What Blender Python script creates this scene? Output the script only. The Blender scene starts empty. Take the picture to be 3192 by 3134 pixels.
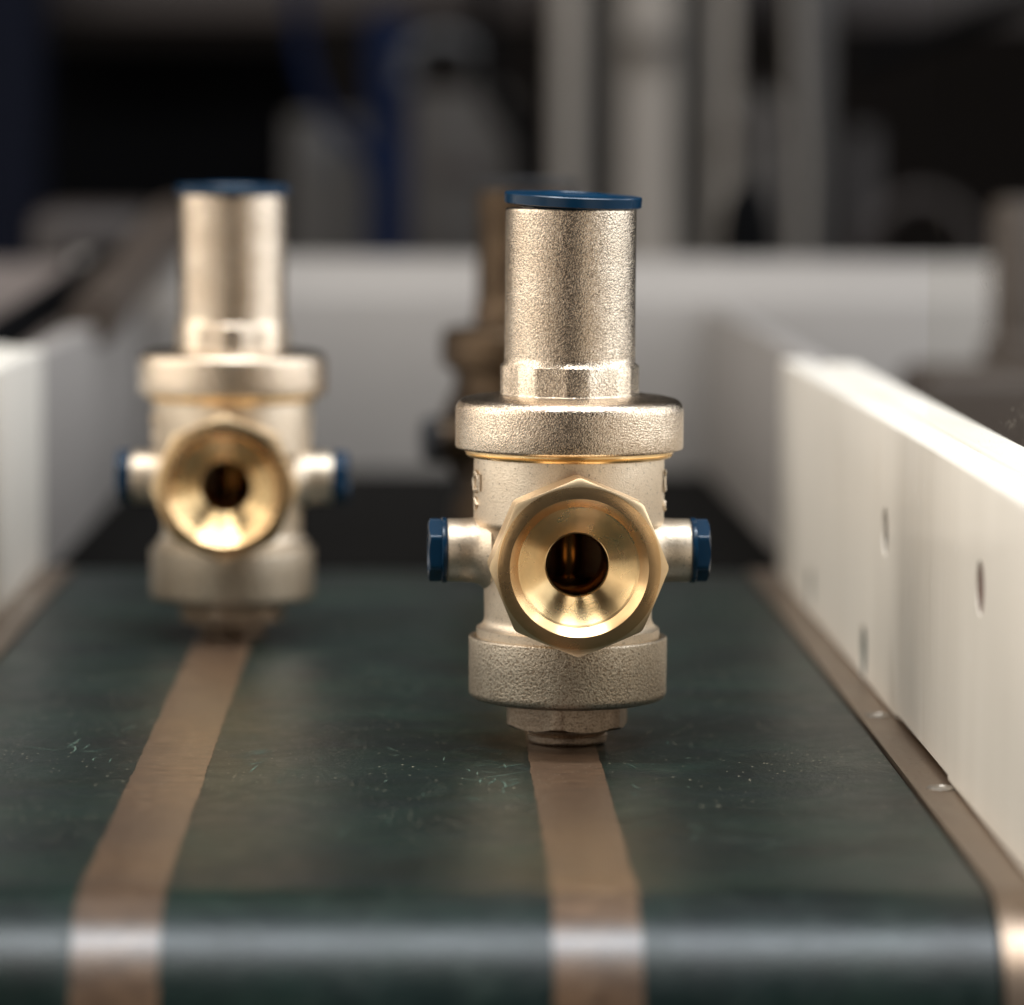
import bpy, bmesh, math, random
from mathutils import Matrix, Vector
random.seed(7)
PI = math.pi
MM = 0.001
scene = bpy.context.scene
COL = scene.collection

# ------------------------------------------------------------------ camera
cd = bpy.data.cameras.new("camera")
cam = bpy.data.objects.new("camera", cd)
COL.objects.link(cam)
scene.camera = cam
cd.sensor_width = 36.0
cd.lens = 138.2
cd.clip_start = 0.01
cd.clip_end = 60.0
cd.dof.use_dof = True
cd.dof.focus_distance = 0.680
cd.dof.aperture_fstop = 10.0
cam.location = (0, 0, 0.1062)
PITCH, YAW, ROLL = math.radians(5.14), math.radians(1.312), math.radians(0.38)
cam.matrix_world = (Matrix.Translation(cam.location) @ Matrix.Rotation(-YAW, 4, 'Z')
                    @ Matrix.Rotation(PI / 2 - PITCH, 4, 'X') @ Matrix.Rotation(ROLL, 4, 'Z'))

# ------------------------------------------------------------------ world, ceiling lamps and added fill panels (indoor workshop)
world = bpy.data.worlds.new("World")
scene.world = world
world.use_nodes = True
bg = world.node_tree.nodes["Background"]
bg.inputs[0].default_value = (1.0, 0.93, 0.86, 1)
bg.inputs[1].default_value = 0.012

def area(name, loc, target, sx, sy, radiance, color):
    ld = bpy.data.lights.new(name, 'AREA')
    ld.shape = 'RECTANGLE'
    ld.size, ld.size_y = sx, sy
    ld.energy = radiance * PI * sx * sy
    ld.color = color
    o = bpy.data.objects.new(name, ld)
    COL.objects.link(o)
    o.location = loc
    d = Vector(target) - Vector(loc)
    o.rotation_euler = d.to_track_quat('-Z', 'Y').to_euler()
    return o

WARM = (1.0, 0.93, 0.84)
COOL = (0.93, 0.96, 1.0)
AMBER = (1.0, 0.88, 0.75)
area("ceiling_light_middle", (0.05, 0.40, 1.5), (0.05, 0.401, 0), 1.20, 0.22, 30.0, (0.86, 0.93, 1.0))
area("cone_fill_left", (-0.40, 0.00, 1.5), (-0.40, 0.001, 0), 0.46, 0.30, 8.0, WARM)  # added panel above the camera, placed to streak the brass cone
area("cone_fill_right", (0.44, 0.00, 1.5), (0.44, 0.001, 0), 0.46, 0.30, 8.0, WARM)  # its added twin, lights the other side of the cone
area("ceiling_light_far", (0.05, 1.75, 1.5), (0.05, 1.2, 0), 1.6, 0.5, 0.8, WARM)
area("ceiling_light_left", (-0.85, 0.50, 1.5), (-0.2, 0.6, 0), 0.46, 1.2, 5.5, WARM)
area("ceiling_light_right", (0.95, 0.50, 1.5), (0.3, 0.6, 0), 0.46, 1.2, 6.0, COOL)
area("side_fill_right", (1.35, 0.75, 0.62), (0.0, 0.80, 0.25), 1.9, 1.1, 3.3, COOL)  # added soft panel, no window; brightens guide faces and nickel sides
area("side_fill_left", (-1.35, 0.75, 0.62), (0.0, 0.80, 0.25), 1.9, 1.1, 3.0, WARM)  # added soft panel opposite, likewise an unseen fill
area("camera_fill_left", (-0.86, -0.75, 0.20), (0.0, 0.7, 0.10), 1.0, 0.58, 1.12, AMBER)  # added soft panel behind the camera, mirrored in the nickel
area("camera_fill_right", (0.93, -0.75, 0.20), (0.0, 0.7, 0.10), 1.0, 0.58, 1.12, AMBER)  # added partner panel; the gap between them reflects as a dark band

scene.view_settings.view_transform = 'Standard'
scene.view_settings.look = 'None'
scene.view_settings.gamma = 1.0
scene.view_settings.exposure = 0.0
scene.render.engine = 'CYCLES'
scene.cycles.max_bounces = 8
scene.cycles.glossy_bounces = 6
scene.cycles.use_denoising = True
scene.cycles.sample_clamp_indirect = 3.0

# ------------------------------------------------------------------ material helpers
class NT:
    def __init__(self, name):
        self.m = bpy.data.materials.new(name)
        self.m.use_nodes = True
        self.t = self.m.node_tree
        self.b = self.t.nodes["Principled BSDF"]
        self.out = self.t.nodes["Material Output"]
        self.tc = self.t.nodes.new("ShaderNodeTexCoord")
    def n(self, typ, **kw):
        x = self.t.nodes.new(typ)
        for k, v in kw.items():
            setattr(x, k, v)
        return x
    def link(self, a, b):
        self.t.links.new(a, b)
    def pos(self, scale=(1, 1, 1), coord='Object', loc=(0, 0, 0), rot=(0, 0, 0)):
        mp = self.n("ShaderNodeMapping")
        mp.inputs['Scale'].default_value = scale
        mp.inputs['Location'].default_value = loc
        mp.inputs['Rotation'].default_value = rot
        self.link(self.tc.outputs[coord], mp.inputs['Vector'])
        return mp.outputs[0]
    def noise(self, vec, scale, detail=3, rough=0.5, dist=0.0):
        x = self.n("ShaderNodeTexNoise")
        x.inputs['Scale'].default_value = scale
        x.inputs['Detail'].default_value = detail
        x.inputs['Roughness'].default_value = rough
        x.inputs['Distortion'].default_value = dist
        self.link(vec, x.inputs['Vector'])
        return x.outputs['Fac']
    def voro(self, vec, scale, feature='F1'):
        x = self.n("ShaderNodeTexVoronoi", feature=feature)
        x.inputs['Scale'].default_value = scale
        self.link(vec, x.inputs['Vector'])
        return x
    def ramp(self, fac, stops, interp='LINEAR'):
        r = self.n("ShaderNodeValToRGB")
        r.color_ramp.interpolation = interp
        el = r.color_ramp.elements
        while len(el) > 1:
            el.remove(el[-1])
        for i, (p, c) in enumerate(stops):
            if not hasattr(c, '__len__'):
                c = (c, c, c)
            e = el[0] if i == 0 else el.new(p)
            e.position = p
            e.color = (*c, 1)
        self.link(fac, r.inputs['Fac'])
        return r.outputs['Color']
    def math(self, op, a, b=None, clamp=False):
        x = self.n("ShaderNodeMath", operation=op, use_clamp=clamp)
        for i, v in enumerate((a, b)):
            if v is None:
                continue
            if isinstance(v, (int, float)):
                x.inputs[i].default_value = v
            else:
                self.link(v, x.inputs[i])
        return x.outputs[0]
    def mix(self, fac, a, b, blend='MIX'):
        x = self.n("ShaderNodeMix", data_type='RGBA', blend_type=blend)
        def put(v, s):
            if isinstance(v, (int, float)):
                s.default_value = v
            elif isinstance(v, tuple):
                s.default_value = (*v, 1)
            else:
                self.link(v, s)
        put(fac, x.inputs[0]); put(a, x.inputs[6]); put(b, x.inputs[7])
        return x.outputs[2]
    def bump(self, h, dist, strength=1.0, normal=None):
        x = self.n("ShaderNodeBump")
        x.inputs['Distance'].default_value = dist
        x.inputs['Strength'].default_value = strength
        self.link(h, x.inputs['Height'])
        if normal is not None:
            self.link(normal, x.inputs['Normal'])
        return x.outputs[0]
    def set(self, **kw):
        names = dict(color='Base Color', metal='Metallic', rough='Roughness', normal='Normal',
                     spec='Specular IOR Level', aniso='Anisotropic', tangent='Tangent', coat='Coat Weight',
                     coatr='Coat Roughness', sss='Subsurface Weight')
        for k, v in kw.items():
            s = self.b.inputs[names[k]]
            if isinstance(v, (int, float)):
                s.default_value = v
            elif isinstance(v, tuple):
                s.default_value = (*v, 1) if len(v) == 3 and k == 'color' else v
            else:
                self.link(v, s)
        return self.m

def mat_nickel(name, c1, c2, rough, bump, scale=1.0, pits=0.65):
    t = NT(name)
    p = t.pos()
    big = t.noise(p, 90, 3, 0.6)
    n1 = t.noise(p, 2900 * scale, 2, 0.55, 0.3)
    v = t.voro(p, 2700 * scale, 'SMOOTH_F1')
    cracks = t.ramp(n1, [(0.38, 0.0), (0.50, 1.0)])
    h = t.math('ADD', t.math('MULTIPLY', n1, 1.0), t.math('MULTIPLY', v.outputs['Distance'], 0.55))
    big2 = t.noise(p, 260, 3, 0.6)
    h = t.math('ADD', h, t.math('MULTIPLY', big2, 0.5))
    col = t.mix(t.ramp(big, [(0.38, 0.0), (0.64, 1.0)]), c1, c2)
    tiny = t.noise(p, 1500, 3, 0.7)
    spots = t.ramp(tiny, [(0.30, 0.4), (0.38, 1.0)])
    col = t.mix(1.0, col, spots, 'MULTIPLY')
    col = t.mix(pits, col, t.mix(1.0, col, t.mix(cracks, (0.30, 0.23, 0.17), (1, 1, 1)), 'MULTIPLY'))
    r = t.math('ADD', t.math('MULTIPLY', big2, 0.14), rough - 0.07)
    return t.set(color=col, metal=1.0, rough=r, normal=t.bump(h, bump * MM, 1.0))

M = {}
M['cast'] = mat_nickel('cast_nickel', (0.80, 0.68, 0.545), (0.68, 0.56, 0.43), 0.22, 0.09, 1.3)
M['body'] = mat_nickel('body_nickel', (0.80, 0.69, 0.55), (0.74, 0.62, 0.48), 0.42, 0.045, 1.35, 0.2)
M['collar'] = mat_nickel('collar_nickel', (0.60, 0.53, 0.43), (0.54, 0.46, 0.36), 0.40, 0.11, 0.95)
M['shaded'] = mat_nickel('shaded_brown_casting', (0.12, 0.084, 0.054), (0.075, 0.052, 0.034), 0.42, 0.08)  # darker copy of the nickel, shade on the rear valve painted in
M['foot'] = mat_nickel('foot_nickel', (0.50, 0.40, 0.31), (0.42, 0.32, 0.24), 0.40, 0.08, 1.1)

def mat_brass(name, col, rough, aniso=0.0, rings=0.0, bump=0.012):
    t = NT(name)
    p = t.pos()
    n = t.noise(p, 160, 4, 0.6)
    c = t.mix(t.ramp(n, [(0.35, 0.0), (0.7, 1.0)]), col, tuple(x * 0.82 for x in col))
    rr = t.math('ADD', t.math('MULTIPLY', n, 0.16), rough - 0.08)
    sx = t.n("ShaderNodeSeparateXYZ"); t.link(t.tc.outputs['Object'], sx.inputs[0])
    # turning marks run round the local Y axis, centred on the inlet height
    cz = t.math('SUBTRACT', sx.outputs[2], INZ * MM)
    rad = t.math('SQRT', t.math('ADD', t.math('MULTIPLY', sx.outputs[0], sx.outputs[0]), t.math('MULTIPLY', cz, cz)))
    cv = t.n("ShaderNodeCombineXYZ")
    t.link(t.math('MULTIPLY', rad, 6500.0), cv.inputs[0])
    t.link(t.math('MULTIPLY', sx.outputs[1], 900.0), cv.inputs[1])
    g = t.noise(cv.outputs[0], 1.0, 2, 0.5)
    h = t.math('ADD', t.math('MULTIPLY', g, rings), t.math('MULTIPLY', t.noise(p, 900, 2), 0.08))
    nrm = t.bump(h, bump * MM, 1.0)
    if aniso:
        tv = t.n("ShaderNodeCombineXYZ")
        t.link(sx.outputs[0], tv.inputs[0]); t.link(cz, tv.inputs[2])
        vt = t.n("ShaderNodeVectorTransform", vector_type='VECTOR', convert_from='OBJECT', convert_to='WORLD')
        t.link(tv.outputs[0], vt.inputs[0])
        nm = t.n("ShaderNodeVectorMath", operation='NORMALIZE'); t.link(vt.outputs[0], nm.inputs[0])
        t.set(tangent=nm.outputs[0], aniso=aniso)
    return t.set(color=c, metal=1.0, rough=rr, normal=nrm)

INZ = 34.3
M['brass'] = mat_brass('machined_brass', (0.95, 0.68, 0.35), 0.28, 0.8, 0.9)
M['brass_face'] = mat_brass('turned_brass_face', (0.80, 0.53, 0.27), 0.28, 0.6, 1.2)
M['brass_side'] = mat_brass('brass_octagon', (0.90, 0.68, 0.42), 0.34, 0.0, 0.2, 0.02)
M['brass_dark'] = mat_brass('dark_brass', (0.55, 0.30, 0.10), 0.20, 0.0, 0.3)  # darker brass for throat and spindle

def mat_plain(name, col, rough=0.5, metal=0.0, var=0.12, nscale=60, bump=0.0, spec=0.5):
    t = NT(name)
    p = t.pos()
    n = t.noise(p, nscale, 4, 0.6)
    c = t.mix(n, tuple(x * (1 - var) for x in col), tuple(min(1, x * (1 + var)) for x in col))
    kw = dict(color=c, rough=rough, metal=metal, spec=spec)
    if bump:
        kw['normal'] = t.bump(t.noise(p, nscale * 12, 3), bump * MM, 1.0)
    return t.set(**kw)

M['blue'] = mat_plain('blue_plastic', (0.0015, 0.026, 0.062), 0.26, var=0.10, nscale=150, bump=0.01)
M['black_plastic'] = mat_plain('black_plastic', (0.012, 0.013, 0.016), 0.5)

def mat_belt():
    t = NT('green_belt')
    p = t.pos()
    n1 = t.noise(p, 34, 6, 0.68, 0.3)
    ps = t.pos(scale=(0.35, 1.6, 1))
    n2 = t.noise(ps, 55, 4, 0.6, 0.3)
    c = t.ramp(n1, [(0.34, (0.0016, 0.0050, 0.0040)), (0.5, (0.0034, 0.0110, 0.0080)), (0.68, (0.0075, 0.0205, 0.0145))])
    c = t.mix(t.ramp(n2, [(0.40, 0.0), (0.75, 0.55)]), c, (0.0025, 0.006, 0.0105))
    # pale rubbed scuffs
    n3 = t.noise(p, 95, 6, 0.7, 1.5)
    c = t.mix(t.ramp(n3, [(0.55, 0.0), (0.78, 0.24)]), c, (0.05, 0.072, 0.056))
    # dust grains
    def dust(sc, rad, gate):
        v = t.voro(p, sc)
        dot = t.ramp(v.outputs['Distance'], [(rad * 0.6, 1.0), (rad, 0.0)])
        sep = t.n("ShaderNodeSeparateColor"); t.link(v.outputs['Color'], sep.inputs[0])
        on = t.math('GREATER_THAN', sep.outputs[0], gate)
        zone = t.ramp(t.noise(p, 40, 2), [(0.42, 0.25), (0.60, 1.0)])
        return t.math('MULTIPLY', t.math('MULTIPLY', dot, on), zone)
    d = t.math('MAXIMUM', dust(700, 0.17, 0.66), dust(330, 0.07, 0.80))
    sy = t.n("ShaderNodeSeparateXYZ"); t.link(t.tc.outputs['Object'], sy.inputs[0])
    d = t.math('MULTIPLY', d, t.ramp(sy.outputs[1], [(0.575, 0.0), (0.62, 0.95)]))     # the turning roller sheds its dust
    c = t.mix(d, c, (0.42, 0.38, 0.27))
    r = t.ramp(n3, [(0.3, 0.30), (0.7, 0.42)])
    h = t.math('ADD', t.noise(p, 1100, 3, 0.6), t.math('MULTIPLY', n3, 0.4))
    return t.set(color=c, rough=r, normal=t.bump(h, 0.08 * MM, 1.0), spec=0.36)

def mat_stripe():
    t = NT('worn_brown_stripe')
    p = t.pos()
    n1 = t.noise(t.pos(scale=(0.8, 1.5, 1)), 260, 5, 0.7)
    n2 = t.noise(p, 22, 3)
    c = t.mix(t.ramp(n1, [(0.3, 0.0), (0.7, 1.0)]), (0.034, 0.018, 0.0095), (0.145, 0.085, 0.047))
    c = t.mix(t.ramp(n2, [(0.38, 0.0), (0.64, 0.75)]), c, (0.060, 0.037, 0.024))
    v = t.voro(p, 700)
    dot = t.ramp(v.outputs['Distance'], [(0.08, 1.0), (0.14, 0.0)])
    c = t.mix(t.math('MULTIPLY', dot, 0.4), c, (0.5, 0.44, 0.32))
    return t.set(color=c, rough=0.33, normal=t.bump(n1, 0.05 * MM, 1.0), spec=0.7)

M['belt'] = mat_belt()
M['stripe'] = mat_stripe()

def mat_white():
    t = NT('white_polyethylene')
    p = t.pos()
    smear = t.noise(t.pos(scale=(1, 1, 0.12)), 55, 4, 0.6)
    c = t.mix(t.ramp(smear, [(0.35, 0.0), (0.7, 1.0)]), (0.80, 0.75, 0.67), (0.73, 0.68, 0.60))
    st = t.noise(t.pos(scale=(1, 0.7, 0.35)), 38, 5, 0.65, 0.5)
    c = t.mix(t.ramp(st, [(0.56, 0.0), (0.78, 0.5)]), c, (0.52, 0.46, 0.38))
    fine = t.noise(t.pos(scale=(1, 0.06, 1)), 900, 3, 0.6)
    n2 = t.noise(t.pos(scale=(1, 1.4, 0.5), rot=(0.6, 0, 0)), 60, 1, 0.3, 0.2)
    line = t.ramp(t.math('ABSOLUTE', t.math('SUBTRACT', n2, 0.5)), [(0.0, 1.0), (0.002, 0.0)])
    c = t.mix(t.math('MULTIPLY', line, 0.3), c, (0.9, 0.88, 0.84))
    h = t.math('ADD', fine, t.math('MULTIPLY', smear, 2.0))
    return t.set(color=c, rough=0.42, normal=t.bump(fine, 0.015 * MM, 1.0), sss=0.0)
M['white'] = mat_white()
M['grey_wall'] = mat_plain('grey_tray_plastic', (0.28, 0.258, 0.238), 0.5, var=0.14, nscale=14)
M['side_dim'] = mat_plain('dimmed_end_wall', (0.13, 0.108, 0.098), 0.6, var=0.2, nscale=14, spec=0.2)  # dimmer stretch of the end wall, low brightness put into the colour
M['side_panel'] = mat_plain('dull_grey_panel', (0.26, 0.24, 0.225), 0.5, var=0.10, nscale=14)

def mat_steel():
    t = NT('tarnished_steel')
    p = t.pos()
    n = t.noise(t.pos(scale=(1, 0.15, 1)), 220, 4, 0.65)
    n2 = t.noise(p, 45, 4, 0.6)
    c = t.mix(n2, (0.30, 0.22, 0.155), (0.22, 0.165, 0.125))
    c = t.mix(t.ramp(t.noise(p, 600, 2), [(0.30, 0.6), (0.36, 0.0)]), c, (0.10, 0.07, 0.05))
    r = t.math('ADD', t.math('MULTIPLY', n, 0.25), 0.25)
    return t.set(color=c, metal=0.85, rough=r, normal=t.bump(n, 0.02 * MM, 1.0))
M['steel'] = mat_steel()
M['bolt'] = mat_plain('zinc_bolt', (0.40, 0.36, 0.31), 0.48, metal=1.0, nscale=300)
M['hole'] = mat_plain('dark_bore', (0.02, 0.04, 0.034), 0.5, nscale=300)
M['hole_pink'] = mat_plain('dull_red_bore', (0.14, 0.085, 0.07), 0.5, nscale=300)
M['black'] = mat_plain('matt_black', (0.0015, 0.0015, 0.0018), 0.9, nscale=20, spec=0.05)
M['mat'] = mat_plain('black_rubber', (0.005, 0.0045, 0.004), 0.9, nscale=30, spec=0.05)
M['bg_dark'] = mat_plain('dark_brown_wall', (0.010, 0.008, 0.007), 0.9, nscale=4, var=0.3, spec=0.1)
M['bg_navy'] = mat_plain('navy_paint', (0.0006, 0.004, 0.018), 0.7, nscale=20, spec=0.08)
M['bg_midnight'] = mat_plain('midnight_paint', (0.002, 0.0028, 0.007), 0.8, nscale=20, spec=0.08)
M['bg_light'] = mat_plain('pale_grey_paint', (0.170, 0.148, 0.125), 0.6, nscale=10)
M['bg_grey'] = mat_plain('mid_grey_paint', (0.050, 0.041, 0.034), 0.6, nscale=10)
M['bg_grey2'] = mat_plain('dim_grey_paint', (0.025, 0.021, 0.018), 0.6, nscale=10)
M['bg_brown'] = mat_plain('dull_brown_paint', (0.017, 0.011, 0.009), 0.6, nscale=10)
M['bg_alu'] = mat_plain('brushed_alu', (0.045, 0.045, 0.047), 0.5, metal=0.1, nscale=30)
M['tan'] = mat_plain('tan_casting', (0.048, 0.034, 0.025), 0.6, metal=0.0, nscale=25)
M['floor'] = mat_plain('factory_floor', (0.05, 0.045, 0.04), 0.8, nscale=2, spec=0.2)

# ------------------------------------------------------------------ mesh helpers
def finish(bm, name, mat, parent=None, smooth=38, keep_world=False):
    bmesh.ops.recalc_face_normals(bm, faces=bm.faces[:])
    thr = math.radians(smooth)
    for f in bm.faces:
        f.smooth = smooth > 0
    if smooth > 0:
        for e in bm.edges:
            if len(e.link_faces) == 2:
                e.smooth = e.calc_face_angle(0) < thr
    bmesh.ops.scale(bm, vec=(MM, MM, MM), verts=bm.verts[:])
    me = bpy.data.meshes.new(name)
    bm.to_mesh(me)
    bm.free()
    o = bpy.data.objects.new(name, me)
    me.materials.append(mat)
    COL.objects.link(o)
    if parent is not None:
        o.parent = parent
    return o

def tag(o, label=None, cat=None, group=None, kind=None):
    if label: o['label'] = label
    if cat: o['category'] = cat
    if group: o['group'] = group
    if kind: o['kind'] = kind
    return o

def empty(name, loc=(0, 0, 0), rz=0.0):
    o = bpy.data.objects.new(name, None)
    COL.objects.link(o)
    o.location = Vector(loc) * MM
    o.rotation_euler = (0, 0, rz)
    o.empty_display_size = 0.01
    return o

AX = {'z': lambda x, y, z: (x, y, z),
      '-y': lambda x, y, z: (x, -z, y),     # profile z runs towards the camera (-Y)
      'x': lambda x, y, z: (z, x, y),
      '-x': lambda x, y, z: (-z, -x, y)}

def rings(bm, prof, n=96, axis='z', centre=(0, 0, 0), caps=(False, False), closed=False):
    """prof: list of (r, z) or callables theta -> (r, z)."""
    f = AX[axis]
    rr = []
    for p in prof:
        row = []
        if not callable(p) and p[0] <= 1e-6:
            x, y, z = f(0, 0, p[1])
            v = bm.verts.new((x + centre[0], y + centre[1], z + centre[2]))
            row = [v]
        else:
            for k in range(n):
                th = 2 * PI * k / n
                r, zz = p(th) if callable(p) else p
                x, y, z = f(r * math.cos(th), r * math.sin(th), zz)
                row.append(bm.verts.new((x + centre[0], y + centre[1], z + centre[2])))
        rr.append(row)
    pairs = list(zip(rr[:-1], rr[1:]))
    if closed:
        pairs.append((rr[-1], rr[0]))
    for a, b in pairs:
        if len(a) == 1 and len(b) == 1:
            continue
        for k in range(n):
            j = (k + 1) % n
            if len(a) == 1:
                bm.faces.new((a[0], b[j], b[k]))
            elif len(b) == 1:
                bm.faces.new((a[k], a[j], b[0]))
            else:
                bm.faces.new((a[k], a[j], b[j], b[k]))
    if caps[0] and len(rr[0]) > 1: bm.faces.new(rr[0])
    if caps[1] and len(rr[-1]) > 1: bm.faces.new(rr[-1][::-1])

def poly_r(inr, sides, rot=0.0, cap=None):
    """radius of a regular polygon of inradius inr at angle theta, its corners rounded at radius cap"""
    def R(th):
        a = (th - rot) % (2 * PI / sides) - PI / sides
        r = inr / math.cos(a)
        return min(r, cap) if cap else r
    return R

def fillet(x0, z0, x1, z1, cx, cz, n=5):
    """quarter-ish arc from (x0,z0) to (x1,z1) about (cx,cz)"""
    a0 = math.atan2(z0 - cz, x0 - cx); a1 = math.atan2(z1 - cz, x1 - cx)
    while a1 - a0 > PI: a1 -= 2 * PI
    while a1 - a0 < -PI: a1 += 2 * PI
    r = math.hypot(x0 - cx, z0 - cz)
    return [(cx + r * math.cos(a0 + (a1 - a0) * i / n), cz + r * math.sin(a0 + (a1 - a0) * i / n)) for i in range(n + 1)]

def box(bm, x0, x1, y0, y1, z0, z1, bev=0.0, seg=2):
    r = bmesh.ops.create_cube(bm, size=1.0)
    vs = r['verts']
    for v in vs:
        v.co = Vector(((x0 + x1) / 2 + v.co.x * (x1 - x0), (y0 + y1) / 2 + v.co.y * (y1 - y0), (z0 + z1) / 2 + v.co.z * (z1 - z0)))
    if bev:
        es = list({e for v in vs for e in v.link_edges})
        bmesh.ops.bevel(bm, geom=es, offset=bev, segments=seg, profile=0.5, affect='EDGES')

def tube(bm, pts, r, n=16, caps=True):
    prev = None
    rows = []
    for i, p in enumerate(pts):
        p = Vector(p)
        a = Vector(pts[max(0, i - 1)]); b = Vector(pts[min(len(pts) - 1, i + 1)])
        d = (b - a).normalized()
        up = Vector((0, 0, 1)) if abs(d.z) < 0.9 else Vector((1, 0, 0))
        s = d.cross(up).normalized(); u = s.cross(d)
        rad = r[i] if hasattr(r, '__len__') else r
        rows.append([bm.verts.new(p + (s * math.cos(2 * PI * k / n) + u * math.sin(2 * PI * k / n)) * rad) for k in range(n)])
    for a, b in zip(rows[:-1], rows[1:]):
        for k in range(n):
            bm.faces.new((a[k], a[(k + 1) % n], b[(k + 1) % n], b[k]))
    if caps:
        bm.faces.new(rows[0]); bm.faces.new(rows[-1][::-1])

def reshade(o, deg=38):
    bm = bmesh.new(); bm.from_mesh(o.data)
    for f in bm.faces: f.smooth = True
    for e in bm.edges:
        e.smooth = len(e.link_faces) == 2 and e.calc_face_angle(0) < math.radians(deg)
    bm.to_mesh(o.data); bm.free()

def boolean(target, cutter, op):
    md = target.modifiers.new('b', 'BOOLEAN')
    md.operation = op
    md.object = cutter
    md.solver = 'EXACT'
    bpy.context.view_layer.update()
    dg = bpy.context.evaluated_depsgraph_get()
    me = bpy.data.meshes.new_from_object(target.evaluated_get(dg))
    target.modifiers.clear()
    old = target.data
    me.name = old.name
    target.data = me
    bpy.data.meshes.remove(old)
    cm = cutter.data
    bpy.data.objects.remove(cutter)
    bpy.data.meshes.remove(cm)
    reshade(target, 30)

# ------------------------------------------------------------------ conveyor belt
RY, RR = 559.5, 20.0        # front roller: top tangent line and radius
BX0, BX1, BEND = -87.4, 81.7, 985.0

def wrap(s, h=0.0):
    """s: distance along the belt measured from the roller tangent towards the camera (negative = flat bed)"""
    if s <= 0:
        return (RY - s, h)
    a = s / RR
    return (RY - (RR + h) * math.sin(a), -RR + (RR + h) * math.cos(a))

def sheet(bm, edge0, edge1, srange, h, nx=1, thick=0.0):
    rows = []
    for s in srange:
        y, z = wrap(s, h)
        a, b = edge0(s), edge1(s)
        rows.append([bm.verts.new((a + (b - a) * i / nx, y, z)) for i in range(nx + 1)])
    for r0, r1 in zip(rows[:-1], rows[1:]):
        for i in range(nx):
            bm.faces.new((r0[i], r0[i + 1], r1[i + 1], r1[i]))
    if thick:
        geom = bm.faces[:]
        bmesh.ops.recalc_face_normals(bm, faces=geom)
        low = []
        for s in srange:
            y, z = wrap(s, h - thick)
            a, b = edge0(s), edge1(s)
            low.append([bm.verts.new((a, y, z)), bm.verts.new((b, y, z))])
        for k in range(len(rows) - 1):
            bm.faces.new((rows[k][0], rows[k + 1][0], low[k + 1][0], low[k][0]))
            bm.faces.new((rows[k][-1], low[k][1], low[k + 1][1], rows[k + 1][-1]))
            bm.faces.new((low[k][0], low[k + 1][0], low[k + 1][1], low[k][1]))

srange = [-(BEND - RY) + i * (BEND - RY) / 60 for i in range(61)] + [PI * RR * 0.9 * i / 40 for i in range(1, 41)]
bm = bmesh.new()
sheet(bm, lambda s: BX0, lambda s: BX1, srange, 0.0, 4, 1.6)
belt = finish(bm, 'conveyor_belt', M['belt'])
tag(belt, 'scuffed dark green conveyor belt with two brown lines, rounding over a roller in front', 'conveyor belt')

def jag(base, seed, amp):
    rnd = random.Random(seed)
    tab = [rnd.uniform(-1, 1) for _ in range(4000)]
    def f(s):
        t = (s + 600) * 0.9
        i = int(t); u = t - i
        v1 = tab[i] * (1 - u) + tab[i + 1] * u
        t2 = (s + 600) * 0.16
        i = int(t2); u = t2 - i
        v2 = tab[2000 + i] * (1 - u) + tab[2001 + i] * u
        return base + amp * (0.55 * v1 + 0.5 * v2)
    return f
fine = [-(BEND - RY - 1) + i * 0.8 for i in range(int((BEND - RY - 1) / 0.8))] + [i * 0.6 for i in range(0, 90)]
for cx, sd in ((-42.8, 3), (25.0, 9)):
    bm = bmesh.new()
    sheet(bm, jag(cx - 6.2, sd, 0.26), jag(cx + 6.2, sd + 50, 0.26), fine, 0.12, 1)
    st = finish(bm, 'stripe', M['stripe'], belt)

# loose fine scratches cut into the belt surface, pale where the skin is broken
t = NT('scratched_rubber')
M['scratch'] = t.set(color=t.mix(t.noise(t.pos(), 400, 2), (0.05, 0.085, 0.068), (0.16, 0.22, 0.17)), rough=0.7, spec=0.1)
rnd = random.Random(21)
bm = bmesh.new()
def scratch(x, y, ang, ln, w, curve):
    pts = []
    for k in range(9):
        pts.append((x, y)); x += math.cos(ang) * ln / 8; y += math.sin(ang) * ln / 8; ang += curve / 8 + rnd.gauss(0, 0.05)
    prev = None
    for k, (px, py) in enumerate(pts):
        q = pts[min(k + 1, 8)]; p0 = pts[max(k - 1, 0)]
        d = Vector((q[0] - p0[0], q[1] - p0[1], 0)).normalized()
        hw = w * math.sin(PI * (k + 0.35) / 8.7)
        a = bm.verts.new((px - d.y * hw, py + d.x * hw, 0.05)); b = bm.verts.new((px + d.y * hw, py - d.x * hw, 0.05))
        if prev: bm.faces.new((prev[0], a, b, prev[1]))
        prev = (a, b)
for k in range(75):
    x = rnd.uniform(-80, 76); y = rnd.triangular(585, 820, 660)
    if -51 < x < -34 or 17 < x < 33: x += 18
    scratch(x, y, rnd.choice((rnd.uniform(0, PI), rnd.gauss(1.57, 0.35))), rnd.uniform(1.0, 8.0), rnd.uniform(0.04, 0.10), rnd.gauss(0, 0.25))
for x, y in ((10, 662), (15, 650), (-62, 690), (-30, 676)):          # little clusters of crossing nicks
    for k in range(7):
        scratch(x + rnd.gauss(0, 1.6), y + rnd.gauss(0, 4), rnd.gauss(1.2, 0.5), rnd.uniform(2, 11), rnd.uniform(0.06, 0.13), rnd.gauss(0, 0.4))
tag(finish(bm, 'scratches', M['scratch'], belt, 0), 'fine pale scratches on the green belt', kind='stuff')

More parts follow.
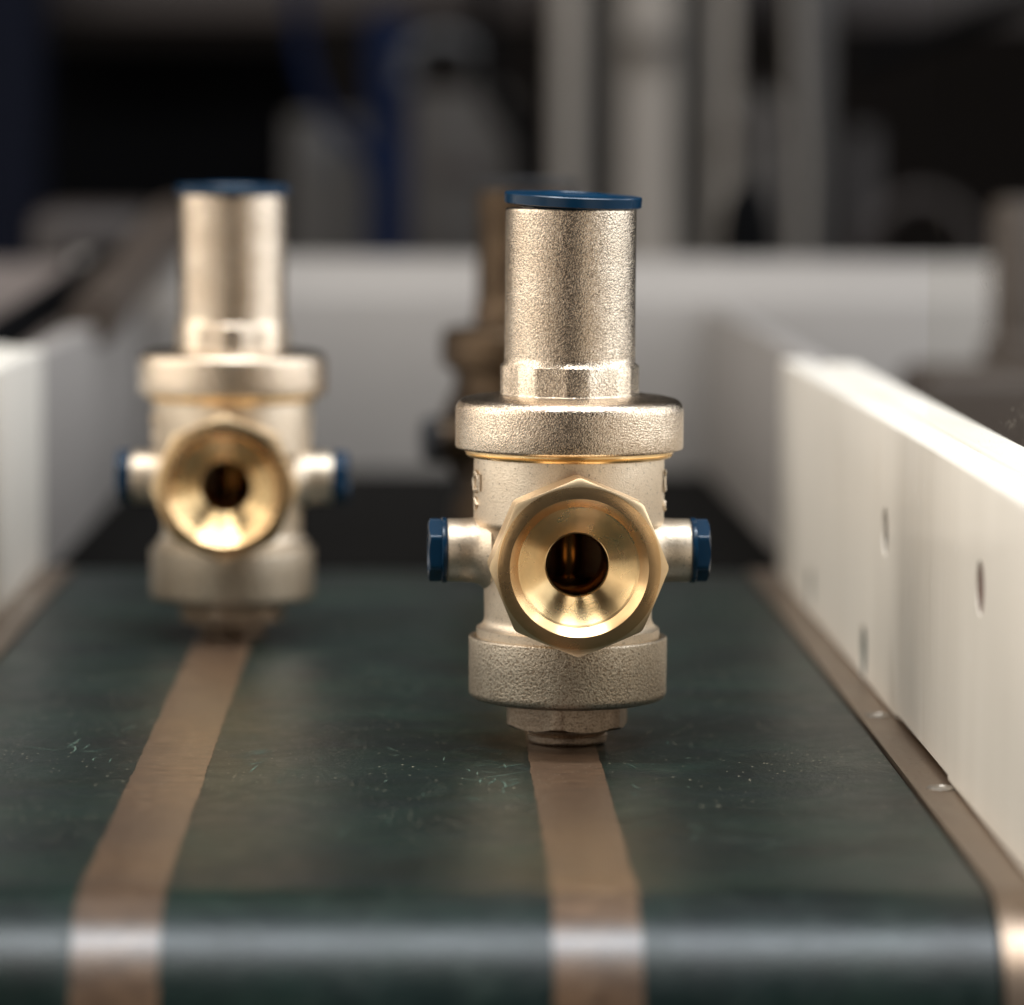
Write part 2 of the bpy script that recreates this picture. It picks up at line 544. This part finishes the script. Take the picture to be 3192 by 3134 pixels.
# bed below the belt
bm = bmesh.new()
box(bm, -86, 80, 585, 975, -34, -2.0, 0.5)
tag(finish(bm, 'conveyor_bed', M['black']), 'dark slider bed underneath the green belt', 'conveyor bed')
bm = bmesh.new()
rings(bm, [(0, -86), (RR - 2, -86), (RR - 2, 80), (0, 80)], 48, 'x', (0, RY, -RR))
tag(finish(bm, 'roller', M['steel']), 'front roller that the green belt turns round', 'roller')

# steel rails either side of the belt
def rail(x0, x1, bolts, label):
    r = empty('side_rail', ((x0 + x1) / 2, 700, 0))
    r['label'] = label; r['category'] = 'rail'
    bm = bmesh.new()
    sr = [-(BEND - RY) + i * (BEND - RY) / 30 for i in range(31)] + [PI * RR * 0.55 * i / 24 for i in range(1, 25)]
    sheet(bm, lambda s: x0, lambda s: x1, sr, 0.7, 2, 3.0)
    o = finish(bm, 'strip', M['steel'], r)
    o.location = (-r.location.x, -r.location.y, 0)
    for bx, by in bolts:
        bm = bmesh.new()
        rings(bm, [(2.4, 0.72), (2.4, 0.85), (2.1, 1.05), (1.2, 1.15), (1.0, 0.95), (0, 0.95)], 24, 'z', (bx, by, 0))
        b = finish(bm, 'bolt', M['bolt'], r)
        b.location = (-r.location.x, -r.location.y, 0)
rail(BX1 + 0.5, 95.0, ((85.6, 729), (86.4, 645)), 'tarnished brown steel strip between green belt and right white guide')
rail(-102.0, BX0 - 0.5, ((-91.5, 905),), 'tarnished steel strip beside the left white guide')

# ------------------------------------------------------------------ white side guides
def guide(xin, sgn, top, ynear, yfar, yfar2, label, holes):
    g = empty('side_guide', (xin, 700, 0))
    g['label'] = label; g['category'] = 'conveyor guide'
    off = Vector((-xin, -700, 0)) * MM
    bm = bmesh.new()
    xs = sorted((xin, xin + sgn * 7.6))
    box(bm, xs[0], xs[1], ynear, yfar, 0.9, top, 0.9, 3)
    if sgn > 0:
        pass
    o = finish(bm, 'inner_plate', M['white'], g); o.location = off
    if sgn > 0:      # the plate is relieved along part of its foot
        bm = bmesh.new(); box(bm, xin - 3, xin + 5, 650, 722, -2, 2.3)
        c = finish(bm, 'cut', M['white']); c.location = (0, 0, 0)
        o.parent = None; o.location = (0, 0, 0)
        boolean(o, c, 'DIFFERENCE')
        for y, z, r, kind in holes:
            bm = bmesh.new()
            rings(bm, [(0, -1), (r * 1.12, -1), (r * 1.12, 0.02), (r, 0.7), (r, 5), (0, 5)], 40, 'x', (xin, y, z))
            c = finish(bm, 'cut', M['white'])
            boolean(o, c, 'DIFFERENCE')
        o.parent = g; o.location = off
    bm = bmesh.new()
    xs = sorted((xin + sgn * 7.7, xin + sgn * 16.5))
    box(bm, xs[0], xs[1], ynear, yfar2, -1.5, top + 0.4, 0.9, 3)
    o2 = finish(bm, 'backing_plate', M['white'], g); o2.location = off
    for y, z, r, kind in holes:
        bm = bmesh.new()
        if kind == 'screw':
            rings(bm, [(r * 0.97, 4.6), (r * 0.97, 0.3), (r * 0.80, 0.35), (r * 0.42, 0.3), (r * 0.32, 0.05), (0, -0.05)], 32, 'x', (xin, y, z))
            s = finish(bm, 'screw', M['bolt'], g)
        else:
            rings(bm, [(r * 0.985, 4.8), (r * 0.985, 0.2), (r * 0.80, 0.25), (r * 0.5, 0.5), (0, 0.6)], 32, 'x', (xin, y, z))
            s = finish(bm, 'hole_disc', M['hole'] if kind == 'dark' else M['hole_pink'], g)  # coloured disc in the mouth stands for the hole's dark depth
        s.location = off
    return g

guide(88.2, 1, 55.0, 548, 967, 945, 'right white plastic guide plate with screw holes along the belt',
      [(744, 34.0, 4.2, 'screw'), (778, 6.6, 5.0, 'dark'), (616, 37.5, 4.0, 'pink'), (887, 7.2, 4.6, 'dark')])
guide(-95.2, -1, 56.0, 548, 985, 985, 'left white plastic guide plate standing beside the belt', [])

# dusty clear acrylic guard bolted on the right guide
def mat_acrylic():
    t = NT('clear_acrylic')
    nt = t.t
    nt.nodes.remove(t.b)
    tr = t.n("ShaderNodeBsdfTransparent"); tr.inputs[0].default_value = (0.97, 0.97, 0.96, 1)
    gl = t.n("ShaderNodeBsdfGlossy"); gl.inputs['Roughness'].default_value = 0.12
    df = t.n("ShaderNodeBsdfDiffuse"); df.inputs[0].default_value = (0.5, 0.46, 0.40, 1)
    m1 = t.n("ShaderNodeMixShader"); m1.inputs[0].default_value = 0.012
    t.link(tr.outputs[0], m1.inputs[1]); t.link(gl.outputs[0], m1.inputs[2])
    p = t.pos(scale=(1, 0.35, 1))
    v = t.voro(p, 900)
    dot = t.ramp(v.outputs['Distance'], [(0.10, 1.0), (0.18, 0.0)])
    zone = t.ramp(t.noise(t.pos(scale=(1, 0.4, 1)), 55, 3, 0.6), [(0.56, 0.0), (0.66, 1.0)])
    sc = t.noise(t.pos(scale=(1, 0.5, 1), rot=(0.35, 0, 0)), 60, 2, 0.4, 0.4)
    ln = t.ramp(t.math('ABSOLUTE', t.math('SUBTRACT', sc, 0.5)), [(0.0, 0.5), (0.003, 0.0)])
    sx = t.n("ShaderNodeSeparateXYZ"); t.link(t.tc.outputs['Object'], sx.inputs[0])
    low = t.ramp(t.math('MULTIPLY', sx.outputs[2], 5.0), [(0.40, 1.0), (0.49, 0.0)])
    fac = t.math('MULTIPLY', t.math('MAXIMUM', dot, ln), t.math('MULTIPLY', t.math('MULTIPLY', zone, low), 0.5))
    m2 = t.n("ShaderNodeMixShader")
    t.link(fac, m2.inputs[0]); t.link(m1.outputs[0], m2.inputs[1]); t.link(df.outputs[0], m2.inputs[2])
    t.link(m2.outputs[0], t.out.inputs[0])
    return t.m
bm = bmesh.new()
box(bm, 96.5, 97.2, 556, 750, 55.5, 165)
tag(finish(bm, 'acrylic_guard', mat_acrylic()), 'clear dusty acrylic sheet standing on the right white guide', 'guard')

# ------------------------------------------------------------------ end of the line: dark plate, end wall, side panels
bm = bmesh.new()
box(bm, -115, 110, 987, 1326, -8, -2.5, 0.5)
tag(finish(bm, 'transfer_plate', M['mat']), 'black plate between the far belt end and the grey end wall', 'plate')
def profile_wall(name, x0, x1, pts, mat, label, cat):
    bm = bmesh.new()
    a = [bm.verts.new((x0, y, z)) for y, z in pts]
    b = [bm.verts.new((x1, y, z)) for y, z in pts]
    n = len(pts)
    bm.faces.new(a); bm.faces.new(b[::-1])
    for i in range(n):
        bm.faces.new((a[i], a[(i + 1) % n], b[(i + 1) % n], b[i]))
    bmesh.ops.bevel(bm, geom=bm.edges[:], offset=0.8, segments=2, affect='EDGES', profile=0.5)
    return tag(finish(bm, name, mat), label, cat)
profile_wall('end_wall', -120, 215, [(1328, -40), (1328, 56), (1358, 68.6), (1372, 68.6), (1372, -40)], M['grey_wall'],
             'grey plastic end wall with a pale sloping top lip across the line', 'end wall')
profile_wall('low_wall', -260, -123, [(1334, -40), (1334, 54), (1362, 66), (1374, 66), (1374, -40)], M['side_dim'],
             'dim brownish wall continuing the end wall at the far left edge', 'wall')
bm = bmesh.new(); box(bm, -103, -95.2, 988, 1326, -6, 54, 0.6)
tag(finish(bm, 'partition', M['side_panel']), 'dull grey panel continuing behind the left white guide', 'panel')
bm = bmesh.new(); box(bm, 96, 103, 972, 1326, -6, 54, 0.6)
tag(finish(bm, 'partition', M['side_panel']), 'dull brownish grey panel continuing behind the right white guide', 'panel')

# ------------------------------------------------------------------ the valve
def octagon(bm, axis, c, r0, inr, sides, rot, cap, z0, z1, k0=0.6, k1=0.6, r1=None, n=192, inner0=None, inner1=None, d=1):
    """nut shape: end faces round at r0, cone chamfers running down onto the flats"""
    R = poly_r(inr, sides, rot, cap)
    r1 = r1 or r0
    prof = []
    prof += inner0 or []
    prof.append(lambda th: (min(r0, R(th)), z0))
    prof.append(lambda th: (R(th), z0 + d * max(0.0, R(th) - r0) * k0))
    prof.append(lambda th: (R(th), z1 - d * max(0.0, R(th) - r1) * k1))
    prof.append(lambda th: (min(r1, R(th)), z1))
    prof += inner1 or []
    rings(bm, prof, n, axis, c)

def make_valve():
    v = empty('pressure_valve')
    # --- body with the two side bosses, bored through
    bm = bmesh.new()
    prof = [(0, 52.6), (17.0, 52.6), (17.0, 51.0), (17.05, 44), (17.0, 40.6)]
    prof += fillet(17.0, 40.2, 15.9, 38.9, 15.7, 40.2, 5)
    prof += [(15.5, 38.0), (15.3, 36), (15.15, 30), (15.0, 23.4)] + fillet(15.0, 22.6, 16.35, 20.6, 17.0, 22.6, 6)
    prof += [(16.4, 20.2), (16.4, 14), (0, 14)]
    rings(bm, prof, 128)
    body = finish(bm, 'body', M['body'])
    for ax in ('x', '-x'):
        bm = bmesh.new()
        rings(bm, [(0, 6), (8.2, 6), (7.6, 14.2), (6.7, 15.3), (6.0, 16.3), (5.75, 17.6), (5.68, 19), (5.66, 21.5), (5.5, 21.8), (0, 21.8)], 64, ax, (0, 0, INZ + 0.3))
        boolean(body, finish(bm, 'cut', M['body']), 'UNION')
    bm = bmesh.new(); rings(bm, [(0, 0), (5.6, 0), (5.6, 30), (0, 30)], 64, '-y', (0, 0, INZ))
    boolean(body, finish(bm, 'cut', M['brass_dark']), 'DIFFERENCE')
    bm = bmesh.new(); rings(bm, [(0, 22), (9.5, 22), (9.5, 47), (0, 47)], 64)
    boolean(body, finish(bm, 'cut', M['brass_dark']), 'DIFFERENCE')
    body.parent = v
    # raised casting marks on the flanks
    for sgn in (-1, 1):
        bm = bmesh.new()
        def on(u, z):     # u: arc mm round the flank, measured from the side
            a = (u / 17.0)
            return (sgn * 17.15 * math.cos(a), -17.15 * math.sin(a), z)
        if sgn < 0:
            pts = [on(3.6 + 1.5 * math.cos(t), 47.2 + 1.7 * math.sin(t)) for t in [2 * PI * k / 16 for k in range(17)]]
            tube(bm, pts, 0.42, 8)
            tube(bm, [on(3.4, 44.2), on(4.3, 43.2), on(3.2, 42.4)], 0.40, 8)
            tube(bm, [on(5.6, 48.6), on(5.6, 45.6)], 0.35, 8)
        else:
            tube(bm, [on(2.2, 49), on(4.4, 49), on(4.4, 45.6), on(2.2, 45.6), on(2.2, 49)], 0.38, 8)
            tube(bm, [on(3.3, 48.2), on(3.3, 46.4)], 0.34, 8)
            tube(bm, [on(3.1, 43.6), on(4.0, 43.0), on(3.1, 42.2)], 0.40, 8)
        finish(bm, 'cast_mark', M['body'], v)
    # --- brass gasket ring
    bm = bmesh.new()
    rings(bm, [(15, 53.0), (18.4, 53.0), (18.65, 52.7), (18.65, 52.35), (18.3, 52.15), (18.5, 51.9), (18.2, 51.55), (17.1, 51.4), (15, 51.4)], 128)
    finish(bm, 'gasket_ring', M['brass'], v)
    # --- bonnet: flange, octagon neck, tube
    bm = bmesh.new()
    R = poly_r(12.02, 8, math.radians(-90 + 3), 12.36)
    prof = [(10, 53.4), (19.0, 52.9)] + fillet(19.9, 52.9, 20.35, 53.4, 19.85, 53.4, 3)
    prof += [(20.36, 56.0), (20.36, 59.6)] + fillet(20.35, 59.9, 18.2, 61.95, 18.2, 59.85, 8)[1:]
    prof += [(17.6, 62.2), (15.5, 62.45), (13.7, 62.65)]
    prof += [lambda th: (R(th) + 0.25, 62.45), lambda th: (R(th) + 0.06, 62.65), lambda th: (R(th), 63.0), lambda th: (R(th), 67.5),
             lambda th: (R(th) - 0.1, 67.8), (11.68, 68.35)]
    prof += [(11.68, 69.4), (11.62, 80.0), (11.66, 94.9)] + fillet(11.66, 95.3, 11.2, 95.75, 11.2, 95.3, 3) + [(9.8, 95.75), (9.8, 88), (0, 88)]
    rings(bm, prof, 256)
    finish(bm, 'bonnet', M['cast'], v, 50)
    # --- lower collar (a cup round the body foot)
    bm = bmesh.new()
    prof = [(16.55, 14), (16.6, 18.9), (16.8, 19.25), (17.45, 19.25)] + fillet(17.45, 19.25, 17.75, 18.9, 17.4, 18.9, 3)[1:]
    prof += [(17.75, 14), (17.72, 9.7)] + fillet(17.72, 9.3, 16.5, 8.05, 16.4, 9.35, 5) + [(15.4, 7.75), (9, 7.6), (9, 14)]
    rings(bm, prof, 128)
    finish(bm, 'lower_collar', M['collar'], v)
    # --- bottom nut and foot button
    bm = bmesh.new()
    octagon(bm, 'z', (0, 0, 0), 10.3, 10.25, 6, math.radians(-90 + 47), 11.25, 3.0, 8.2, 0.7, 0.7, 10.4,
            inner0=[(0, 2.9)], inner1=[(0, 8.2)], n=144)
    finish(bm, 'foot_nut', M['foot'], v)
    bm = bmesh.new()
    rings(bm, [(8.1, 2.98), (8.0, 2.5), (7.3, 2.1), (6.9, 1.8), (7.2, 1.5), (7.1, 0.7)] + fillet(7.1, 0.6, 6.4, 0.05, 6.4, 0.65, 3) + [(0, 0.05)], 96)
    finish(bm, 'foot_button', M['foot'], v)
    # --- inlet towards the camera, outlet behind
    for axis, nm in (('-y', 'inlet'), ('y', 'outlet')):
        bm = bmesh.new()
        F = 28.0
        R = poly_r(14.25, 8, PI / 8 - PI / 8, 15.15)
        octagon(bm, '-y', (0, 0, INZ), 14.1, 14.4, 8, 0.0, 15.45, F, 18.2, 0.62, 0.7, 14.2, d=-1,
                inner0=[(12.1, F)], inner1=[(13.0, 18.0), (12.6, 16.4), (12.6, 8.5)], n=256)
        o = finish(bm, nm, M['brass_side'], v)
        bm = bmesh.new()
        prof = [(14.1, F + 0.02), (13.9, F + 0.1), (12.0, F + 0.1), (11.8, F - 0.05), (10.5, F - 1.35)]
        for k in range(3):
            prof += [(10.62, F - 1.5 - k * 0.45), (10.22, F - 1.72 - k * 0.45)]
        prof += [(10.2, F - 2.8), (8.2, F - 4.2), (8.1, F - 4.24), (5.75, F - 5.9)]
        bm2 = bmesh.new()
        rings(bm, prof[:5], 192, '-y', (0, 0, INZ))
        face = finish(bm, 'rim', M['brass_face'], o, 25)
        rings(bm2, prof[4:] + [(5.65, F - 5.95), (5.5, F - 5.9), (5.35, F - 6.4)], 192, '-y', (0, 0, INZ))
        bore = finish(bm2, 'bore', M['brass'], o, 25)
        bm3 = bmesh.new()
        rings(bm3, [(5.35, F - 6.4), (5.2, F - 7.0), (5.2, 8.9)], 96, '-y', (0, 0, INZ))
        thr = finish(bm3, 'throat', M['brass_dark'], o, 30)
        if nm == 'outlet':
            o.rotation_euler.z = PI
    # --- spindle seen through the bore
    bm = bmesh.new()
    rings(bm, [(0, 22.2), (5.6, 22.2), (5.6, 30.2), (3.0, 30.4), (3.0, 41), (5.6, 41.2), (5.6, 46.8), (0, 46.8)], 64)
    finish(bm, 'spindle', M['brass_dark'], v)
    # --- blue side plugs
    for axis, s in (('x', 1), ('-x', -1)):
        bm = bmesh.new()
        rings(bm, [(0, 21.6), (5.75, 21.82), (5.85, 21.95), (5.85, 22.65), (5.65, 22.8), (5.0, 22.8)], 64, axis, (0, 0, INZ + 0.3))
        octagon(bm, axis, (0, 0, INZ + 0.3), 4.9, 5.0, 6, math.radians(30), 5.65, 22.6, 25.1, 0.45, 0.45, 5.0,
                inner1=[(3.9, 25.1), (3.7, 24.9), (0, 24.9)], n=96)
        finish(bm, 'side_plug', M['blue'], v)
    # --- blue cap, sitting slightly askew
    bm = bmesh.new()
    rings(bm, [(0, -0.3), (9.4, -0.3), (9.5, 0.0), (11.9, 0.0), (12.2, 0.2), (12.25, 1.75), (12.1, 1.95), (11.2, 2.0), (6.2, 2.15), (6.0, 2.3), (5.2, 2.3), (5.0, 2.1), (0, 2.1)], 96)
    cap = finish(bm, 'cap', M['blue'], v)
    cap.location = Vector((0.3, 0, 96.15)) * MM
    cap.rotation_euler = (math.radians(2.0), math.radians(2.1), 0)
    return v

def copy_tree(o, parent=None):
    c = o.copy(); COL.objects.link(c)
    c.parent = parent
    for ch in o.children:
        copy_tree(ch, c)
    return c

valve = make_valve()
valve2 = copy_tree(valve)
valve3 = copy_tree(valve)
GV = 'nickel plated valves standing on the belt'
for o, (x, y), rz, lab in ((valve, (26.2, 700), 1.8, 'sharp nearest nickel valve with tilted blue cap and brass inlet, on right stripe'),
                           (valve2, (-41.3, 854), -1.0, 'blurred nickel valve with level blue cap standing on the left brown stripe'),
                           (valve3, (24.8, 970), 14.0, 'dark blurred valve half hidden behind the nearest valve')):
    o.location = (x * MM, y * MM, 0.0001)
    o.rotation_euler = (0, 0, math.radians(rz))
    tag(o, lab, 'valve', GV)
for ch in valve2.children:
    if ch.name.startswith('cap'):
        ch.rotation_euler = (0, 0, 0); ch.location = (0, 0, 0.0959)
for ch in valve3.children:
    if ch.name.startswith('cap'):
        ch.rotation_euler = (0, 0, 0)
        ch.data = ch.data.copy(); ch.data.materials[0] = M['black_plastic']
        ch['label'] = 'black cap'

# ------------------------------------------------------------------ things behind the line
D = 1900.0
K = 7400.0 / D
def bxy(px, py, d=D):
    k = 7400.0 / d
    return ((px - 800) / k, 106.2 - (py - 285) / k)
FLOOR = -900.0
def post(name, px0, px1, py0, mat, label, cat, d=D, depth=40, py1=None, bev=3):
    x0, zt = bxy(px0, py0, d); x1, _ = bxy(px1, py0, d)
    zb = FLOOR if py1 is None else bxy(px0, py1, d)[1]
    bm = bmesh.new()
    box(bm, x0, x1, d, d + depth, zb, zt, bev)
    return tag(finish(bm, name, mat), label, cat)

bm = bmesh.new(); box(bm, -2500, 2500, -1500, 3400, FLOOR - 20, FLOOR)
tag(finish(bm, 'floor', M['floor'], smooth=0), kind='structure')
bm = bmesh.new(); box(bm, -2500, 2500, 3400, 3450, FLOOR, 1600)
tag(finish(bm, 'wall', M['bg_dark'], smooth=0), kind='structure')

post('upright_post', -60, 85, -200, M['bg_midnight'], 'dark blue grey post at the far left edge', 'post', d=1950)
post('cabinet', 60, 560, 95, M['black'], 'black open cabinet behind the left valve', 'cabinet', d=2050, depth=200)
post('equipment_cabinet', 545, 705, 225, M['bg_grey2'], 'dim grey machine panel left of the blue column', 'panel', d=1980, depth=120)
post('blue_column', 694, 774, 30, M['bg_navy'], 'navy blue machine column in the background', 'column', d=1880, depth=60)
post('equipment_cabinet', 765, 965, 175, M['bg_grey'], 'grey machine panel right of the blue column', 'panel', d=1960, depth=90)
post('aluminium_upright', 1047, 1095, -200, M['bg_light'], 'narrow pale upright left of the broad pale door', 'upright', d=1900)
post('grey_upright', 1095, 1170, -200, M['bg_grey'], 'grey recessed upright between the narrow pale upright and the door', 'upright', d=1950)
post('pale_door', 1170, 1276, -200, M['bg_light'], 'broad pale grey cabinet door behind the nearest valve', 'door', d=1900)
post('grey_upright', 1276, 1345, -200, M['bg_grey2'], 'dim grey upright right of the broad pale door', 'upright', d=1950)
post('pale_upright', 1345, 1380, -200, M['bg_light'], 'slim pale upright beside the rounded grey housing', 'upright', d=1900)
post('housing', 1385, 1485, 165, M['bg_grey'], 'rounded grey housing above the black bottle', 'housing', d=1920, bev=15)
post('grey_upright', 1490, 1560, -200, M['bg_grey2'], 'dim greenish upright right of the rounded housing', 'upright', d=1930)
post('brown_upright', 1590, 1650, 240, M['bg_brown'], 'dull brown upright in the dark right background', 'upright', d=2050, depth=100)
# black bottle-shaped tool in front of the housing
x = 114.2
bm = bmesh.new()
rings(bm, [(0, -158), (9.5, -158), (9.5, 2), (9.5, 20), (8.2, 29), (4.5, 36), (0, 38)], 32, 'z', (x, 1390, 58))
tag(finish(bm, 'bottle', M['black']), 'small black bottle with tapered top right of the nearest valve', 'bottle')
# ceiling-height beams at the top of the frame
bm = bmesh.new()
x0, z0 = bxy(-100, 50, 1990); x1, z1 = bxy(2000, -60, 1990)
box(bm, x0, x1, 1990, 2030, z0, z1, 2)
tag(finish(bm, 'cross_beam', M['bg_brown']), 'dark brown horizontal beam across the top background', 'beam')
# clamp ring
bm = bmesh.new()
cx, cz = bxy(835, 140, 1850)
pts = [(cx + 18 * math.cos(a), 1850, cz + 15 * math.sin(a)) for a in [PI * (1.12 - 1.3 * k / 16) for k in range(17)]]
tube(bm, pts, 4.0, 12)
tag(finish(bm, 'curved_pipe', M['bg_alu']), 'curved pale metal pipe right of the blue column', 'pipe')
# slanting cable bundle upper right
bm = bmesh.new()
a = bxy(1600, 120, 1700); b = bxy(2000, -40, 1700)
tube(bm, [(a[0], 1700, a[1]), ((a[0] + b[0]) / 2, 1700, (a[1] + b[1]) / 2 - 2), (b[0], 1700, b[1])], 5, 12)
tag(finish(bm, 'cable', M['black']), 'thick black cable slanting across the upper right', 'cable')
# tan fitting at right edge outside the guide
bm = bmesh.new()
cx, cz = bxy(1925, 600, 1250)
rings(bm, [(0, -20), (16, -20), (16, 24), (12, 28), (12, 45), (9, 48), (9, 88), (7.5, 91), (0, 91)], 40, 'z', (cx, 1250, 0))
tag(finish(bm, 'machine_fitting', M['tan']), 'tan stepped fitting beyond the acrylic guard at right edge', 'fitting')
bm = bmesh.new()
a = bxy(1760, 700, 1200)
box(bm, a[0] - 6, a[0] + 60, 1180, 1240, -20, 40, 5, 3)
tag(finish(bm, 'machine_block', M['tan']), 'tan block behind the right white guide', 'block')
# left clutter: slanting dark bar and pinkish block
bm = bmesh.new()
a = bxy(-60, 690, 1080); b = bxy(210, 505, 1250)
tube(bm, [(a[0], 1080, a[1]), (b[0], 1250, b[1])], 5.5, 16)
tag(finish(bm, 'slanting_bar', M['black']), 'black bar slanting behind the left white guide', 'bar')
bm = bmesh.new()
a = bxy(180, 610, 1140); b = bxy(330, 430, 1420)
tube(bm, [(a[0], 1140, a[1]), (b[0], 1420, b[1])], [8, 8.5], 16)
tag(finish(bm, 'slanting_pipe', M['tan']), 'dull tan pipe slanting left of the left valve', 'arm')

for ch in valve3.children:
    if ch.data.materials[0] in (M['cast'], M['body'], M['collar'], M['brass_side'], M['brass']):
        ch.data = ch.data.copy(); ch.data.materials[0] = M['shaded']  # rear valve's shade is put into its metal colour
    if ch.name.startswith('side_plug'):  # blue plugs blackened too, for the same shade
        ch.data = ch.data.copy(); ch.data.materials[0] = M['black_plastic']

bm = bmesh.new()
a = bxy(60, 400, 1400); b = bxy(300, 520, 1400)
box(bm, a[0], b[0], 1400, 1460, -60, a[1], 8, 3)
tag(finish(bm, 'motor', M['bg_brown']), 'dull brown motor block behind the end wall left of the left valve', 'motor')

# more machinery in the dark behind the line
def hose(name, pts, r, mat, label, cat, d):
    bm = bmesh.new()
    P = [Vector((bxy(px, py, d)[0], d, bxy(px, py, d)[1])) for px, py in pts]
    out = []
    for i in range(len(P) - 1):
        p0, p1, p2, p3 = P[max(i - 1, 0)], P[i], P[i + 1], P[min(i + 2, len(P) - 1)]
        for k in range(6):
            t = k / 6
            out.append(0.5 * ((2 * p1) + (p2 - p0) * t + (2 * p0 - 5 * p1 + 4 * p2 - p3) * t * t + (3 * p1 - p0 - 3 * p2 + p3) * t ** 3))
    out.append(P[-1])
    tube(bm, out, r, 12)
    return tag(finish(bm, name, mat), label, cat)
hose('cable', [(560, -60), (575, 120), (620, 230), (690, 300), (740, 420), (745, 560)], 3.5, M['bg_navy'], 'navy cable sagging in front of the grey panels', 'cable', 1780)
hose('hose', [(905, -60), (915, 90), (925, 190), (985, 280), (1010, 420), (1010, 560)], 4.5, M['black'], 'black hose hanging left of the narrow pale upright', 'hose', 1780)
hose('cable', [(1495, -60), (1500, 150), (1512, 330), (1505, 560)], 2.2, M['bg_light'], 'thin pale cable hanging right of the rounded housing', 'cable', 1850)
hose('hose', [(1620, 560), (1650, 420), (1740, 370), (1830, 430), (1850, 560)], 4.0, M['bg_brown'], 'brown looped hose in the dark right background', 'hose', 1900)
for px0, px1, py0, py1, m, nm, lab in (
        (590, 640, 250, 330, M['bg_alu'], 'junction_box', 'small metal junction box on the dim panel left of the blue column'),
        (820, 905, 300, 350, M['bg_brown'], 'junction_box', 'brown junction box on the grey panel right of the blue column'),
        (1395, 1470, 230, 262, M['bg_brown'], 'name_plate', 'brown plate fixed on the rounded grey housing'),
        (1185, 1262, 70, 92, M['bg_grey'], 'door_latch', 'dim latch plate high on the broad pale door')):
    post(nm, px0, px1, py0, m, lab, nm.split('_')[-1], d=1885, depth=12, py1=py1, bev=1.5)
